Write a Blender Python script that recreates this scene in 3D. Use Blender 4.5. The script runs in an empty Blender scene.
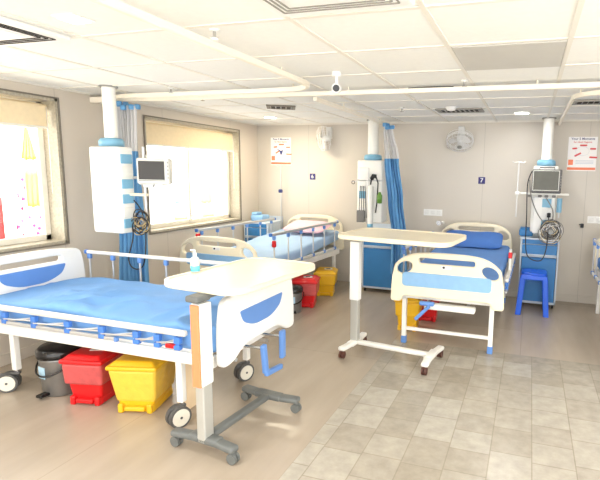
import bpy, bmesh, math, random
from mathutils import Vector, Matrix, noise
random.seed(7)
PI = math.pi
col = bpy.context.scene.collection
sc = bpy.context.scene

# ------------------------------------------------------------------ materials
def lin(c):
    return tuple(((v/255)/12.92 if v/255 <= .04045 else ((v/255+.055)/1.055)**2.4) for v in c) + (1.0,)

def mat(name, rgb, rough=.5, metal=0., var=.0, vscale=8., bump=0., bscale=60., coat=0., alpha=None, trans=0.):
    m = bpy.data.materials.new(name); m.use_nodes = True
    nt = m.node_tree; b = nt.nodes['Principled BSDF']
    b.inputs['Base Color'].default_value = lin(rgb)
    b.inputs['Roughness'].default_value = rough
    b.inputs['Metallic'].default_value = metal
    if coat: b.inputs['Coat Weight'].default_value = coat
    if trans: b.inputs['Transmission Weight'].default_value = trans
    if alpha is not None: b.inputs['Alpha'].default_value = alpha
    tc = nt.nodes.new('ShaderNodeTexCoord')
    if var:
        n = nt.nodes.new('ShaderNodeTexNoise'); n.inputs['Scale'].default_value = vscale; n.inputs['Detail'].default_value = 4
        nt.links.new(tc.outputs['Object'], n.inputs['Vector'])
        mr = nt.nodes.new('ShaderNodeMapRange')
        mr.inputs['From Min'].default_value = .3; mr.inputs['From Max'].default_value = .7
        mr.inputs['To Min'].default_value = 1-var; mr.inputs['To Max'].default_value = 1+var
        nt.links.new(n.outputs['Fac'], mr.inputs['Value'])
        mx = nt.nodes.new('ShaderNodeMix'); mx.data_type = 'RGBA'; mx.blend_type = 'MULTIPLY'
        mx.inputs['Factor'].default_value = 1
        mx.inputs['A'].default_value = lin(rgb)
        nt.links.new(mr.outputs['Result'], mx.inputs['B'])
        nt.links.new(mx.outputs['Result'], b.inputs['Base Color'])
    if bump:
        n2 = nt.nodes.new('ShaderNodeTexNoise'); n2.inputs['Scale'].default_value = bscale
        nt.links.new(tc.outputs['Object'], n2.inputs['Vector'])
        bp = nt.nodes.new('ShaderNodeBump'); bp.inputs['Strength'].default_value = bump; bp.inputs['Distance'].default_value = .01
        nt.links.new(n2.outputs['Fac'], bp.inputs['Height']); nt.links.new(bp.outputs['Normal'], b.inputs['Normal'])
    return m

def emit(name, rgb, s):
    m = bpy.data.materials.new(name); m.use_nodes = True
    nt = m.node_tree; b = nt.nodes['Principled BSDF']
    b.inputs['Base Color'].default_value = lin(rgb)
    b.inputs['Emission Color'].default_value = lin(rgb); b.inputs['Emission Strength'].default_value = s
    return m

M = {}
M['cream'] = mat('cream_plastic', (240, 230, 204), .35, var=.02)
M['white'] = mat('white_plastic', (240, 240, 238), .35, var=.02)
M['enamel'] = mat('white_enamel', (238, 236, 230), .3, var=.02)
M['alu'] = mat('aluminium', (205, 205, 205), .35, .6, var=.03)
M['chrome'] = mat('chrome', (200, 200, 200), .2, .9)
M['rail'] = mat('rail_top', (225, 222, 215), .35, .15, var=.02)
M['blue_pl'] = mat('blue_plastic', (70, 124, 205), .4, var=.03)
M['blue_panel'] = mat('blue_panel', (98, 142, 208), .35, var=.03)
M['sky_panel'] = mat('sky_blue_panel', (138, 182, 222), .35, var=.04, vscale=20)
M['sheet1'] = mat('bright_blue_sheet', (112, 162, 220), .7, var=.05, vscale=5, bump=.12, bscale=180)
M['sheet2'] = mat('pale_blue_sheet', (160, 188, 220), .75, var=.05, vscale=5, bump=.12, bscale=180)
M['sheet3'] = mat('mid_blue_sheet', (88, 132, 194), .75, var=.06, vscale=5, bump=.12, bscale=180)
M['pillow'] = mat('blue_pillow', (66, 112, 184), .75, var=.06, vscale=7, bump=.12, bscale=160)
M['pillow2'] = mat('pink_pillow', (235, 190, 200), .75, var=.06, vscale=7)
M['grey_pl'] = mat('grey_plastic', (105, 108, 106), .5, var=.05)
M['dark'] = mat('dark_plastic', (38, 36, 38), .5, var=.05)
M['tyre'] = mat('grey_tyre', (85, 84, 82), .6)
M['hub'] = mat('cream_hub', (225, 220, 205), .4)
M['brown'] = mat('brown_caster', (90, 55, 45), .5)
M['orange'] = mat('peach_strip', (236, 142, 96), .45, var=.04, vscale=20)
M['silver'] = mat('silver_column', (190, 190, 184), .35, .35, var=.02)
M['red'] = mat('red_plastic', (214, 26, 30), .35, var=.05)
M['red_bag'] = mat('red_liner', (196, 84, 84), .35, var=.12, vscale=25, bump=.4, bscale=30)
M['yellow'] = mat('yellow_plastic', (236, 184, 34), .35, var=.05)
M['yellow_bag'] = mat('yellow_liner', (234, 194, 72), .3, var=.05, vscale=18, bump=.5, bscale=25)
M['steel'] = mat('brushed_steel', (140, 138, 135), .35, .7, var=.06, vscale=14)
M['black_gl'] = mat('black_lid', (22, 21, 22), .2, var=.02)
M['label'] = mat('white_label', (232, 232, 230), .5, var=.05, vscale=60)
M['label_bl'] = mat('pale_blue_label', (180, 215, 235), .5, var=.05, vscale=60)
M['ink'] = mat('black_ink', (30, 30, 35), .6)
M['navy'] = mat('navy_plate', (42, 36, 110), .4)
M['locker'] = mat('locker_blue', (52, 124, 184), .4, var=.04)
M['locker_fr'] = mat('locker_frame', (205, 215, 225), .35, var=.02)
M['curtain'] = mat('curtain_blue', (98, 156, 206), .8, var=.05, vscale=12)
M['stool'] = mat('stool_blue', (14, 92, 222), .35, var=.04)
M['duct'] = mat('ivory_tube', (245, 238, 222), .4, var=.02)
M['pend'] = mat('pendant_white', (243, 242, 236), .35, var=.02)
M['pend_bl'] = mat('pendant_blue', (126, 180, 210), .4, var=.03)
M['screen'] = mat('dark_screen', (50, 48, 46), .4)
M['screen2'] = mat('dark_screen_green', (84, 84, 76), .4, var=.1, vscale=9)
M['casing'] = mat('monitor_casing', (222, 222, 214), .4)
M['casing_d'] = mat('dark_monitor_casing', (100, 98, 98), .4)
M['cable'] = mat('black_cable', (30, 30, 34), .5)
M['cable_g'] = mat('grey_cable', (120, 118, 116), .5)
M['cable_y'] = mat('tan_cable', (190, 165, 110), .5)
M['granite'] = mat('granite_reveal', (176, 168, 150), .5, var=.18, vscale=60)
M['winframe'] = mat('window_frame', (232, 228, 216), .4, var=.03)
M['dframe'] = mat('dark_window_frame', (122, 114, 102), .45, var=.05)
M['blind'] = mat('cream_blind', (236, 216, 178), .8, var=.03, vscale=30)
M['grille'] = mat('grey_grille', (150, 148, 142), .5)
M['gridw'] = mat('ceiling_grid_white', (232, 228, 218), .5)
M['greytile'] = mat('grey_ceiling_tile', (196, 194, 188), .8, var=.02)
M['void'] = mat('dark_void', (48, 44, 42), .9)
M['poster'] = mat('poster_paper', (240, 238, 238), .5)
M['p_red'] = mat('poster_red', (206, 70, 74), .5)
M['p_sal'] = mat('poster_salmon', (238, 130, 90), .5)
M['p_navy'] = mat('poster_navy', (50, 60, 120), .5)
M['p_gr'] = mat('poster_grey', (180, 190, 205), .5)
M['green'] = mat('green_bottle', (96, 140, 50), .4)
M['liquid'] = mat('teal_liquid', (110, 215, 235), .2)
M['beige'] = mat('peach_board', (244, 218, 180), .6, var=.03)
M['c_yel'] = mat('yellow_cloth', (236, 228, 105), .9, var=.06)
M['c_red'] = mat('red_cloth', (205, 50, 50), .9, var=.2, vscale=20)
M['c_teal'] = mat('teal_cloth', (120, 195, 185), .9)
M['c_brown'] = mat('brown_cloth', (196, 150, 118), .9)
M['rope'] = mat('rope', (160, 150, 140), .9)
# net header: cloth mesh, half open
m = M['net'] = mat('net_cloth', (226, 226, 228), .9, alpha=.72)
# pink floral cloth
m = M['c_pink'] = mat('floral_cloth', (235, 190, 210), .9)
nt = m.node_tree; v = nt.nodes.new('ShaderNodeTexVoronoi'); v.inputs['Scale'].default_value = 14
r_ = nt.nodes.new('ShaderNodeValToRGB'); r_.color_ramp.elements[0].color = lin((215, 50, 110)); r_.color_ramp.elements[1].color = lin((240, 235, 235))
r_.color_ramp.elements[0].position = .2; r_.color_ramp.elements[1].position = .45
tc = nt.nodes.new('ShaderNodeTexCoord'); nt.links.new(tc.outputs['Object'], v.inputs['Vector'])
nt.links.new(v.outputs['Distance'], r_.inputs['Fac']); nt.links.new(r_.outputs['Color'], nt.nodes['Principled BSDF'].inputs['Base Color'])
# window glass
m = M['glass'] = bpy.data.materials.new('window_glass'); m.use_nodes = True
nt = m.node_tree; nt.nodes.remove(nt.nodes['Principled BSDF'])
tr = nt.nodes.new('ShaderNodeBsdfTransparent'); gl = nt.nodes.new('ShaderNodeBsdfGlossy'); gl.inputs['Roughness'].default_value = .02
mx = nt.nodes.new('ShaderNodeMixShader'); mx.inputs[0].default_value = .05
nt.links.new(tr.outputs[0], mx.inputs[1]); nt.links.new(gl.outputs[0], mx.inputs[2])
nt.links.new(mx.outputs[0], nt.nodes['Material Output'].inputs['Surface'])

# walls: large laminated panels with thin joints
def wall_mat(name, rgb, axis):
    m = mat(name, rgb, .4, var=.02, vscale=1.5)
    nt = m.node_tree; b = nt.nodes['Principled BSDF']
    src = b.inputs['Base Color'].links[0].from_socket
    g = nt.nodes.new('ShaderNodeNewGeometry'); s = nt.nodes.new('ShaderNodeSeparateXYZ'); nt.links.new(g.outputs['Position'], s.inputs[0])
    a = nt.nodes.new('ShaderNodeMath'); a.operation = 'ADD'; a.inputs[1].default_value = 20.11
    nt.links.new(s.outputs[axis], a.inputs[0])
    md = nt.nodes.new('ShaderNodeMath'); md.operation = 'MODULO'; md.inputs[1].default_value = 1.22; nt.links.new(a.outputs[0], md.inputs[0])
    lt = nt.nodes.new('ShaderNodeMath'); lt.operation = 'LESS_THAN'; lt.inputs[1].default_value = .006; nt.links.new(md.outputs[0], lt.inputs[0])
    k = nt.nodes.new('ShaderNodeMix'); k.data_type = 'RGBA'; nt.links.new(lt.outputs[0], k.inputs['Factor'])
    nt.links.new(src, k.inputs['A']); k.inputs['B'].default_value = lin(tuple(int(c*.9) for c in rgb))
    nt.links.new(k.outputs['Result'], b.inputs['Base Color'])
    return m
M['wall_b'] = wall_mat('wall_panel_back', (205, 198, 187), 0)
M['wall_l'] = wall_mat('wall_panel_left', (208, 198, 184), 1)
M['wall_r'] = wall_mat('wall_panel_right', (214, 204, 190), 1)
M['ceil'] = mat('ceiling_board', (240, 240, 236), .8, var=.015, vscale=30, bump=.05, bscale=120)
M['out_wall'] = mat('pale_render', (245, 244, 240), .9, var=.04, vscale=2)
M['out_floor'] = mat('pale_concrete', (225, 218, 205), .9, var=.04, vscale=2)

# floor: polished beige planks, with a field of grey-beige stone blocks
def floor_mat():
    m = bpy.data.materials.new('floor_vinyl'); m.use_nodes = True
    nt = m.node_tree; N = nt.nodes.new; L = nt.links.new; b = nt.nodes['Principled BSDF']
    g = N('ShaderNodeNewGeometry'); s = N('ShaderNodeSeparateXYZ'); L(g.outputs['Position'], s.inputs[0])
    def mth(op, a, b_=None, c=None):
        n = N('ShaderNodeMath'); n.operation = op
        for i, x in enumerate((a, b_, c)):
            if x is None: continue
            if isinstance(x, (int, float)): n.inputs[i].default_value = x
            else: L(x, n.inputs[i])
        return n.outputs[0]
    X, Y = s.outputs[0], s.outputs[1]
    mask = mth('MULTIPLY', mth('GREATER_THAN', X, -1.13), mth('LESS_THAN', Y, 4.12))
    # stone blocks
    br = N('ShaderNodeTexBrick'); br.offset = .4; br.offset_frequency = 2; br.squash = 1.3; br.squash_frequency = 2
    mp0 = N('ShaderNodeMapping'); mp0.inputs['Rotation'].default_value = (0, 0, PI/2); mp0.inputs['Location'].default_value = (0, .13, 0); L(g.outputs['Position'], mp0.inputs['Vector']); L(mp0.outputs[0], br.inputs['Vector'])
    br.inputs['Scale'].default_value = 1; br.inputs['Brick Width'].default_value = .21; br.inputs['Row Height'].default_value = .226
    br.inputs['Mortar Size'].default_value = .005; br.inputs['Mortar Smooth'].default_value = 1.; br.inputs['Bias'].default_value = -.15
    br.inputs['Color1'].default_value = lin((178, 171, 158)); br.inputs['Color2'].default_value = lin((158, 149, 134))
    br.inputs['Mortar'].default_value = lin((148, 139, 124))
    n = N('ShaderNodeTexNoise'); n.inputs['Scale'].default_value = 11; n.inputs['Detail'].default_value = 6; n.inputs['Roughness'].default_value = .65
    L(g.outputs['Position'], n.inputs['Vector'])
    mr = N('ShaderNodeMapRange'); mr.inputs['From Min'].default_value = .3; mr.inputs['From Max'].default_value = .7; mr.inputs['To Min'].default_value = .84; mr.inputs['To Max'].default_value = 1.12
    L(n.outputs['Fac'], mr.inputs['Value'])
    stone = N('ShaderNodeMix'); stone.data_type = 'RGBA'; stone.blend_type = 'MULTIPLY'; stone.inputs['Factor'].default_value = 1
    L(br.outputs['Color'], stone.inputs['A']); L(mr.outputs['Result'], stone.inputs['B'])
    # planks running into the room
    mp = N('ShaderNodeMapping'); mp.inputs['Rotation'].default_value = (0, 0, PI/2); L(g.outputs['Position'], mp.inputs['Vector'])
    b2 = N('ShaderNodeTexBrick'); L(mp.outputs[0], b2.inputs['Vector']); b2.inputs['Scale'].default_value = 1
    b2.inputs['Brick Width'].default_value = 2.4; b2.inputs['Row Height'].default_value = 1.13; b2.inputs['Mortar Size'].default_value = .004; b2.inputs['Mortar Smooth'].default_value = .5
    b2.inputs['Color1'].default_value = lin((180, 166, 149)); b2.inputs['Color2'].default_value = lin((172, 159, 142)); b2.inputs['Mortar'].default_value = lin((160, 148, 132))
    mp2 = N('ShaderNodeMapping'); mp2.inputs['Scale'].default_value = (5, .9, 1); L(g.outputs['Position'], mp2.inputs['Vector'])
    n2 = N('ShaderNodeTexNoise'); n2.inputs['Scale'].default_value = 1.6; n2.inputs['Detail'].default_value = 5; L(mp2.outputs[0], n2.inputs['Vector'])
    mr2 = N('ShaderNodeMapRange'); mr2.inputs['From Min'].default_value = .3; mr2.inputs['From Max'].default_value = .7; mr2.inputs['To Min'].default_value = .93; mr2.inputs['To Max'].default_value = 1.06
    L(n2.outputs['Fac'], mr2.inputs['Value'])
    pl = N('ShaderNodeMix'); pl.data_type = 'RGBA'; pl.blend_type = 'MULTIPLY'; pl.inputs['Factor'].default_value = 1
    L(b2.outputs['Color'], pl.inputs['A']); L(mr2.outputs['Result'], pl.inputs['B'])
    mix = N('ShaderNodeMix'); mix.data_type = 'RGBA'; L(mask, mix.inputs['Factor']); L(pl.outputs['Result'], mix.inputs['A']); L(stone.outputs['Result'], mix.inputs['B'])
    L(mix.outputs['Result'], b.inputs['Base Color'])
    b.inputs['Roughness'].default_value = .27
    return m
M['floor'] = floor_mat()

# ------------------------------------------------------------------ mesh helpers
class MB:
    def __init__(s): s.bm = bmesh.new(); s.mats = []
    def mi(s, m):
        if m not in s.mats: s.mats.append(m)
        return s.mats.index(m)
    def _fin(s, faces, m, smooth=False):
        i = s.mi(m)
        for f in faces: f.material_index = i; f.smooth = smooth
    def box(s, c, d, m, bev=.004, rz=0, rx=0, ry=0, seg=2):
        t = bmesh.new(); bmesh.ops.create_cube(t, size=1)
        bmesh.ops.scale(t, vec=d, verts=t.verts)
        b = min(bev, min(d)*.45)
        if b > 0: bmesh.ops.bevel(t, geom=t.edges[:]+t.verts[:], offset=b, segments=seg, profile=.5, affect='EDGES')
        R = Matrix.Translation(c) @ Matrix.Rotation(rz, 4, 'Z') @ Matrix.Rotation(rx, 4, 'X') @ Matrix.Rotation(ry, 4, 'Y')
        t.transform(R); s.merge(t, m, seg > 2); return s
    def merge(s, t, m, smooth=False):
        i = s.mi(m); me = bpy.data.meshes.new('tmp'); t.to_mesh(me); t.free()
        n = len(s.bm.faces); s.bm.from_mesh(me); bpy.data.meshes.remove(me)
        s.bm.faces.ensure_lookup_table()
        for f in s.bm.faces[n:]: f.material_index = i; f.smooth = smooth
    def frustum(s, c, d0, d1, h, m, bev=.01, rz=0):      # box tapering from bottom size d0 to top size d1, base centre c
        t = bmesh.new(); vs = []
        for (dx, dy), z in ((d0, 0), (d1, h)):
            for a, b in ((-1, -1), (1, -1), (1, 1), (-1, 1)): vs.append(t.verts.new((a*dx/2, b*dy/2, z)))
        for f in ((3, 2, 1, 0), (4, 5, 6, 7), (0, 1, 5, 4), (1, 2, 6, 5), (2, 3, 7, 6), (3, 0, 4, 7)): t.faces.new([vs[i] for i in f])
        bmesh.ops.bevel(t, geom=t.edges[:]+t.verts[:], offset=bev, segments=3, profile=.5, affect='EDGES')
        t.transform(Matrix.Translation(c) @ Matrix.Rotation(rz, 4, 'Z')); s.merge(t, m); return s
    def cyl(s, a, b, r, m, seg=20, r2=None):
        a, b = Vector(a), Vector(b); r2 = r if r2 is None else r2
        ax = (b-a).normalized(); u = ax.orthogonal().normalized(); v = ax.cross(u)
        i = s.mi(m); A = []; B = []
        for k in range(seg):
            t = 2*PI*k/seg; d = u*math.cos(t)+v*math.sin(t)
            A.append(s.bm.verts.new(a+d*r)); B.append(s.bm.verts.new(b+d*r2))
        for k in range(seg):
            f = s.bm.faces.new((A[k], A[(k+1) % seg], B[(k+1) % seg], B[k])); f.smooth = True; f.material_index = i
        for P in (A[::-1], B):
            f = s.bm.faces.new([s.bm.verts.new(v_.co) for v_ in P]); f.material_index = i
        return s
    def tube(s, pts, r, m, seg=10, closed=False):
        pts = [Vector(p) for p in pts]; n = len(pts); i = s.mi(m); rings = []; u = None
        for k, p in enumerate(pts):
            if closed: d = (pts[(k+1) % n]-pts[k-1]).normalized()
            else: d = (pts[min(k+1, n-1)]-pts[max(k-1, 0)]).normalized()
            if u is None: u = d.orthogonal().normalized()
            else:
                u = u - d*u.dot(d)
                u = u.normalized() if u.length > 1e-6 else d.orthogonal().normalized()
            w = d.cross(u)
            rings.append([s.bm.verts.new(p+(u*math.cos(2*PI*j/seg)+w*math.sin(2*PI*j/seg))*r) for j in range(seg)])
        for k in range(n if closed else n-1):
            A, B = rings[k], rings[(k+1) % n]
            for j in range(seg):
                f = s.bm.faces.new((A[j], A[(j+1) % seg], B[(j+1) % seg], B[j])); f.smooth = True; f.material_index = i
        if not closed:
            f = s.bm.faces.new(rings[0][::-1]); f.material_index = i
            f = s.bm.faces.new(rings[-1]); f.material_index = i
        return s
    def lathe(s, prof, c, m, seg=28, axis='Z'):
        i = s.mi(m); rings = []; c = Vector(c)
        for r, h in prof:
            ring = []
            for k in range(seg):
                t = 2*PI*k/seg
                p = Vector((r*math.cos(t), r*math.sin(t), h))
                if axis == 'Y': p = Vector((p.x, p.z, p.y))
                if axis == 'X': p = Vector((p.z, p.x, p.y))
                ring.append(s.bm.verts.new(c+p))
            rings.append(ring)
        fl = axis == 'Y'
        for A, B in zip(rings, rings[1:]):
            for k in range(seg):
                q = (A[k], A[(k+1) % seg], B[(k+1) % seg], B[k])
                f = s.bm.faces.new(q[::-1] if fl else q); f.smooth = True; f.material_index = i
        for P in (rings[0][::-1], rings[-1]):
            f = s.bm.faces.new(P[::-1] if fl else P); f.material_index = i
        return s
    def plate(s, outer, holes, th, m, mtx, bev=.006):
        me = curve_mesh([outer]+holes, th, bev); me.transform(mtx)
        i = s.mi(m); n = len(s.bm.faces); s.bm.from_mesh(me); bpy.data.meshes.remove(me)
        s.bm.faces.ensure_lookup_table()
        for f in s.bm.faces[n:]: f.material_index = i; f.smooth = False
        return s
    def build(s, name, parent=None, loc=None):
        me = bpy.data.meshes.new(name)
        bmesh.ops.recalc_face_normals(s.bm, faces=s.bm.faces[:])
        s.bm.to_mesh(me); s.bm.free()
        for m in s.mats: me.materials.append(m)
        o = bpy.data.objects.new(name, me); col.objects.link(o)
        if parent: o.parent = parent
        if loc is not None: o.location = loc
        return o

def curve_mesh(polys, th, bev):
    cu = bpy.data.curves.new('c', 'CURVE'); cu.dimensions = '2D'; cu.fill_mode = 'BOTH'
    cu.extrude = max(th/2-bev, .0005); cu.bevel_depth = bev; cu.bevel_resolution = 2; cu.offset = -bev
    for P in polys:
        sp = cu.splines.new('POLY'); sp.points.add(len(P)-1); sp.use_cyclic_u = True
        for q, p in zip(sp.points, P): q.co = (p[0], p[1], 0, 1)
    o = bpy.data.objects.new('c', cu); col.objects.link(o)
    bpy.context.view_layer.update()
    me = bpy.data.meshes.new_from_object(o)
    bpy.data.objects.remove(o); bpy.data.curves.remove(cu)
    return me

def rpoly(pts, rads, n=6):
    out = []; k = len(pts)
    for i in range(k):
        p = Vector(pts[i]); a = Vector(pts[i-1]); b = Vector(pts[(i+1) % k])
        r = rads[i] if isinstance(rads, (list, tuple)) else rads
        da, db = (a-p), (b-p)
        t = min(r, da.length*.48, db.length*.48)
        if t < 1e-4: out.append((p.x, p.y)); continue
        A = p+da.normalized()*t; B = p+db.normalized()*t
        for j in range(n+1):
            u = j/n; q = A*(1-u)**2+p*2*u*(1-u)+B*u*u; out.append((q.x, q.y))
    return out
def rrect(cx, cy, w, h, r, n=6, rot=0):
    P = rpoly([(-w/2, -h/2), (w/2, -h/2), (w/2, h/2), (-w/2, h/2)], r, n)
    c, s = math.cos(rot), math.sin(rot)
    return [(cx+x*c-y*s, cy+x*s+y*c) for x, y in P]
def ellipse(cx, cy, a, b, rot=0, n=28):
    c, s = math.cos(rot), math.sin(rot)
    return [(cx+a*math.cos(t)*c-b*math.sin(t)*s, cy+a*math.cos(t)*s+b*math.sin(t)*c) for t in [2*PI*k/n for k in range(n)]]
UPR = lambda y: Matrix.Translation((0, y, 0)) @ Matrix.Rotation(PI/2, 4, 'X')      # (u,v) -> x=u, z=v, facing -Y

def tag(o, label=None, cat=None, group=None, kind=None):
    if label: o['label'] = label
    if cat: o['category'] = cat
    if group: o['group'] = group
    if kind: o['kind'] = kind
    return o
def thing(name, label, cat, loc=(0, 0, 0), rz=0, group=None):
    o = bpy.data.objects.new(name, None); col.objects.link(o); o.empty_display_size = .1
    o.location = loc; o.rotation_euler = (0, 0, rz); return tag(o, label, cat, group)
def struct(name, mb, parent=None):
    o = mb.build(name, parent)
    if parent is None: o['kind'] = 'structure'
    return o
def text_mesh(s, size, m, mtx, name, parent, bold=0):
    cu = bpy.data.curves.new('t', 'FONT'); cu.body = s; cu.size = size; cu.extrude = .0006; cu.align_x = 'CENTER'; cu.align_y = 'CENTER'; cu.offset = bold
    o = bpy.data.objects.new('t', cu); col.objects.link(o); bpy.context.view_layer.update()
    me = bpy.data.meshes.new_from_object(o); bpy.data.objects.remove(o); bpy.data.curves.remove(cu)
    me.transform(mtx); me.materials.clear(); me.materials.append(m)
    q = bpy.data.objects.new(name, me); col.objects.link(q); q.parent = parent; return q
def copy_tree(o, parent=None):
    c = o.copy(); col.objects.link(c)
    if parent: c.parent = parent
    for ch in list(o.children): copy_tree(ch, c)
    return c

# ------------------------------------------------------------------ the room
XL, YB, ZC = -3.85, 6.17, 2.205
XR = 2.35; YF = -2.2; WT = .28
struct('floor', MB().box(((XL+XR)/2-.15, (YF+YB)/2, -.05), (XR-XL+.9, YB-YF+.6, .1), M['floor'], 0))
struct('ceiling', MB().box(((XL+XR)/2-.15, (YF+YB)/2, ZC+.06), (XR-XL+.9, YB-YF+.6, .12), M['ceil'], 0))
struct('wall_back', MB().box(((XL+XR)/2, YB+.1, ZC/2), (XR-XL+.5, .2, ZC), M['wall_b'], 0))
# left wall pierced by two windows
W1 = (1.2, 3.09, .89, 2.11); W2 = (4.03, 5.70, .86, 2.08)
wl = MB()
def lw(y0, y1, z0, z1): wl.box((XL-WT/2, (y0+y1)/2, (z0+z1)/2), (WT, y1-y0, z1-z0), M['wall_l'], 0)
lw(YF, W1[0], 0, ZC); lw(W1[1], W2[0], 0, ZC); lw(W2[1], YB+.2, 0, ZC)
for w in (W1, W2): lw(w[0], w[1], 0, w[2]); lw(w[0], w[1], w[3], ZC)
struct('wall_left', wl)
struct('wall_right', MB().box((XR+.1, (2.5+YB)/2, ZC/2), (.2, YB-2.5, ZC), M['wall_r'], 0))
# ceiling grid of lay-in bars, each one a thin T
g = MB()
gx = [-1.04+.59*k for k in range(-5, 6)]; gy = [1.94+.59*k for k in range(-6, 8)]
for x in gx: g.box((x, (YF+YB)/2, ZC-.003), (.024, YB-YF, .006), M['gridw'], 0)
for y in gy: g.box(((XL+XR)/2, y, ZC-.0025), (XR-XL, .024, .005), M['gridw'], 0)
g.box((XL+.012, (YF+YB)/2, ZC-.006), (.024, YB-YF, .012), M['gridw'], 0); g.box(((XL+XR)/2, YB-.012, ZC-.006), (XR-XL, .024, .012), M['gridw'], 0)
struct('trim_1', g)
struct('baseboard_back', MB().box(((XL+XR)/2, YB-.006, .045), (XR-XL, .012, .09), M['wall_b'], .002))
struct('baseboard_left', MB().box((XL+.006, (YF+YB)/2, .045), (.012, YB-YF-.03, .09), M['wall_l'], .002))

def window(n, w, mull, blind_bottom, lab):
    y0, y1, z0, z1 = w
    root = bpy.data.objects.new('window_%d' % n, None); col.objects.link(root); root['kind'] = 'structure'
    root.location = (XL, (y0+y1)/2, z0); oy, oz = (y0+y1)/2, z0
    q = MB(); t = .022; D = .22
    for yy in (y0+t/2, y1-t/2): q.box((-D/2+.004, yy-oy, (z1-z0)/2), (D, t, z1-z0), M['granite'], .001)
    for zz in (z0+t/2, z1-t/2): q.box((-D/2+.004, 0, zz-oz), (D, y1-y0, t), M['granite'], .001)
    q.build('reveal', root)
    q = MB(); e = .013
    for yy in (y0-e/2, y1+e/2): q.box((.006, yy-oy, (z1-z0)/2), (.016, e, z1-z0+2*e), M['dframe'], .001)
    for zz in (z0-e/2, z1+e/2): q.box((.006, 0, zz-oz), (.016, y1-y0, e), M['dframe'], .001)
    q.build('edge_trim', root)
    q = MB(); X = -.17; f = .05
    for yy in (y0+t+f/2, y1-t-f/2): q.box((X, yy-oy, (z1-z0)/2), (.04, f, z1-z0-2*t), M['winframe'], .004)
    for zz in (z0+t+f/2, z1-t-f/2): q.box((X, 0, zz-oz), (.04, y1-y0-2*t, f), M['winframe'], .004)
    for my in mull: q.box((X+.01, my-oy, (z1-z0)/2), (.035, .035, z1-z0-2*t), M['winframe'], .004)
    q.build('frame', root)
    MB().box((X, 0, (z1-z0)/2), (.005, y1-y0-2*t-.04, z1-z0-2*t-.04), M['glass'], 0).build('pane', root)
    b = thing('roller_blind', lab, 'blind', (XL-.085, (y0+y1)/2, z1-.07))
    L = y1-y0-.09
    MB().cyl((0, -L/2, 0), (0, L/2, 0), .026, M['blind']).build('roller', b)
    MB().box((.024, 0, (blind_bottom-(z1-.07))/2), (.003, L, (z1-.07)-blind_bottom), M['blind'], 0).build('fabric', b)
    MB().box((.024, 0, blind_bottom-(z1-.07)), (.012, L, .02), M['winframe'], .003).build('bottom_bar', b)
    q = MB(); q.tube([(.03, L/2-.01, 0), (.034, L/2-.012, -.35), (.03, L/2-.01, -.72)], .0025, M['label'], 6); q.build('pull_chain', b)
window(1, W1, (2.15,), 1.87, 'cream roller blind pulled partly down over the near left window')
window(2, W2, (4.86,), 1.80, 'cream roller blind at the top of the far window above the left wall')

# ------------------------------------------------------------------ outside the windows
tag(MB().box((-7.6, 4.5, .2), (.3, 16, 9), M['out_wall'], 0).build('neighbouring_building'), 'pale rendered building wall facing the windows from outside', 'building')
tag(MB().box((-5.7, 4.5, -.15), (3.2, 16, .1), M['out_floor'], 0).build('terrace'), 'pale concrete terrace outside the left windows', 'terrace', kind='structure')
tag(MB().tube([(-5.5, y, 2.02-.04*math.sin((y-1)/7*PI)) for y in [1+i*.5 for i in range(15)]], .006, M['rope'], 6).build('washing_line'), 'thin washing line strung across the terrace outside the windows', 'line')
def cloth(name, y, z0, z1, w, m, lab, taper=1.):
    q = MB(); i = q.mi(m); n = 14; rows = []
    for a in range(9):
        z = z1+(z0-z1)*a/8; ww = w*(taper+(1-taper)*a/8)
        rows.append([q.bm.verts.new((-5.5+.006*math.sin(k*1.7+a*.3)*(1+a*.12), y+ww*(k/n-.5), z+.01*math.sin(k))) for k in range(n+1)])
    for A, B in zip(rows, rows[1:]):
        for k in range(n):
            f = q.bm.faces.new((A[k], A[k+1], B[k+1], B[k])); f.material_index = i; f.smooth = True
    o = q.build(name); s = o.modifiers.new('s', 'SOLIDIFY'); s.thickness = .006
    return tag(o, lab, 'laundry', 'laundry outside the windows')
cloth('hanging_cloth', 4.02, 1.62, 1.98, .17, M['c_yel'], 'small yellow cloth with a narrow top hanging outside the near window', .25)
cloth('hanging_cloth', 4.06, 1.08, 1.5, .22, M['c_yel'], 'yellow cloth hanging lower outside the near window')
cloth('hanging_cloth', 3.88, .75, 1.45, .14, M['c_pink'], 'narrow pink floral cloth outside the near window')
cloth('hanging_cloth', 4.07, .62, 1.03, .22, M['c_pink'], 'pink floral cloth hanging below the yellow one')
cloth('hanging_cloth', 3.58, .45, 1.2, .22, M['c_red'], 'red cloth hanging at the far left outside the near window')
cloth('hanging_cloth', 6.38, .98, 1.42, .1, M['c_teal'], 'teal cloth hanging outside the far window')
cloth('hanging_cloth', 7.1, .95, 1.4, .3, M['c_brown'], 'tan brown cloth hanging outside the far window')
q = MB(); q.box((-5.9, 7.3, .72), (.3, .9, .05), M['c_brown'])
for s in (-.38, .38): q.box((-5.9, 7.3+s, .3), (.26, .05, .8), M['c_brown'])
tag(q.build('garden_bench'), 'orange brown bench top seen through the far window', 'bench')

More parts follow.
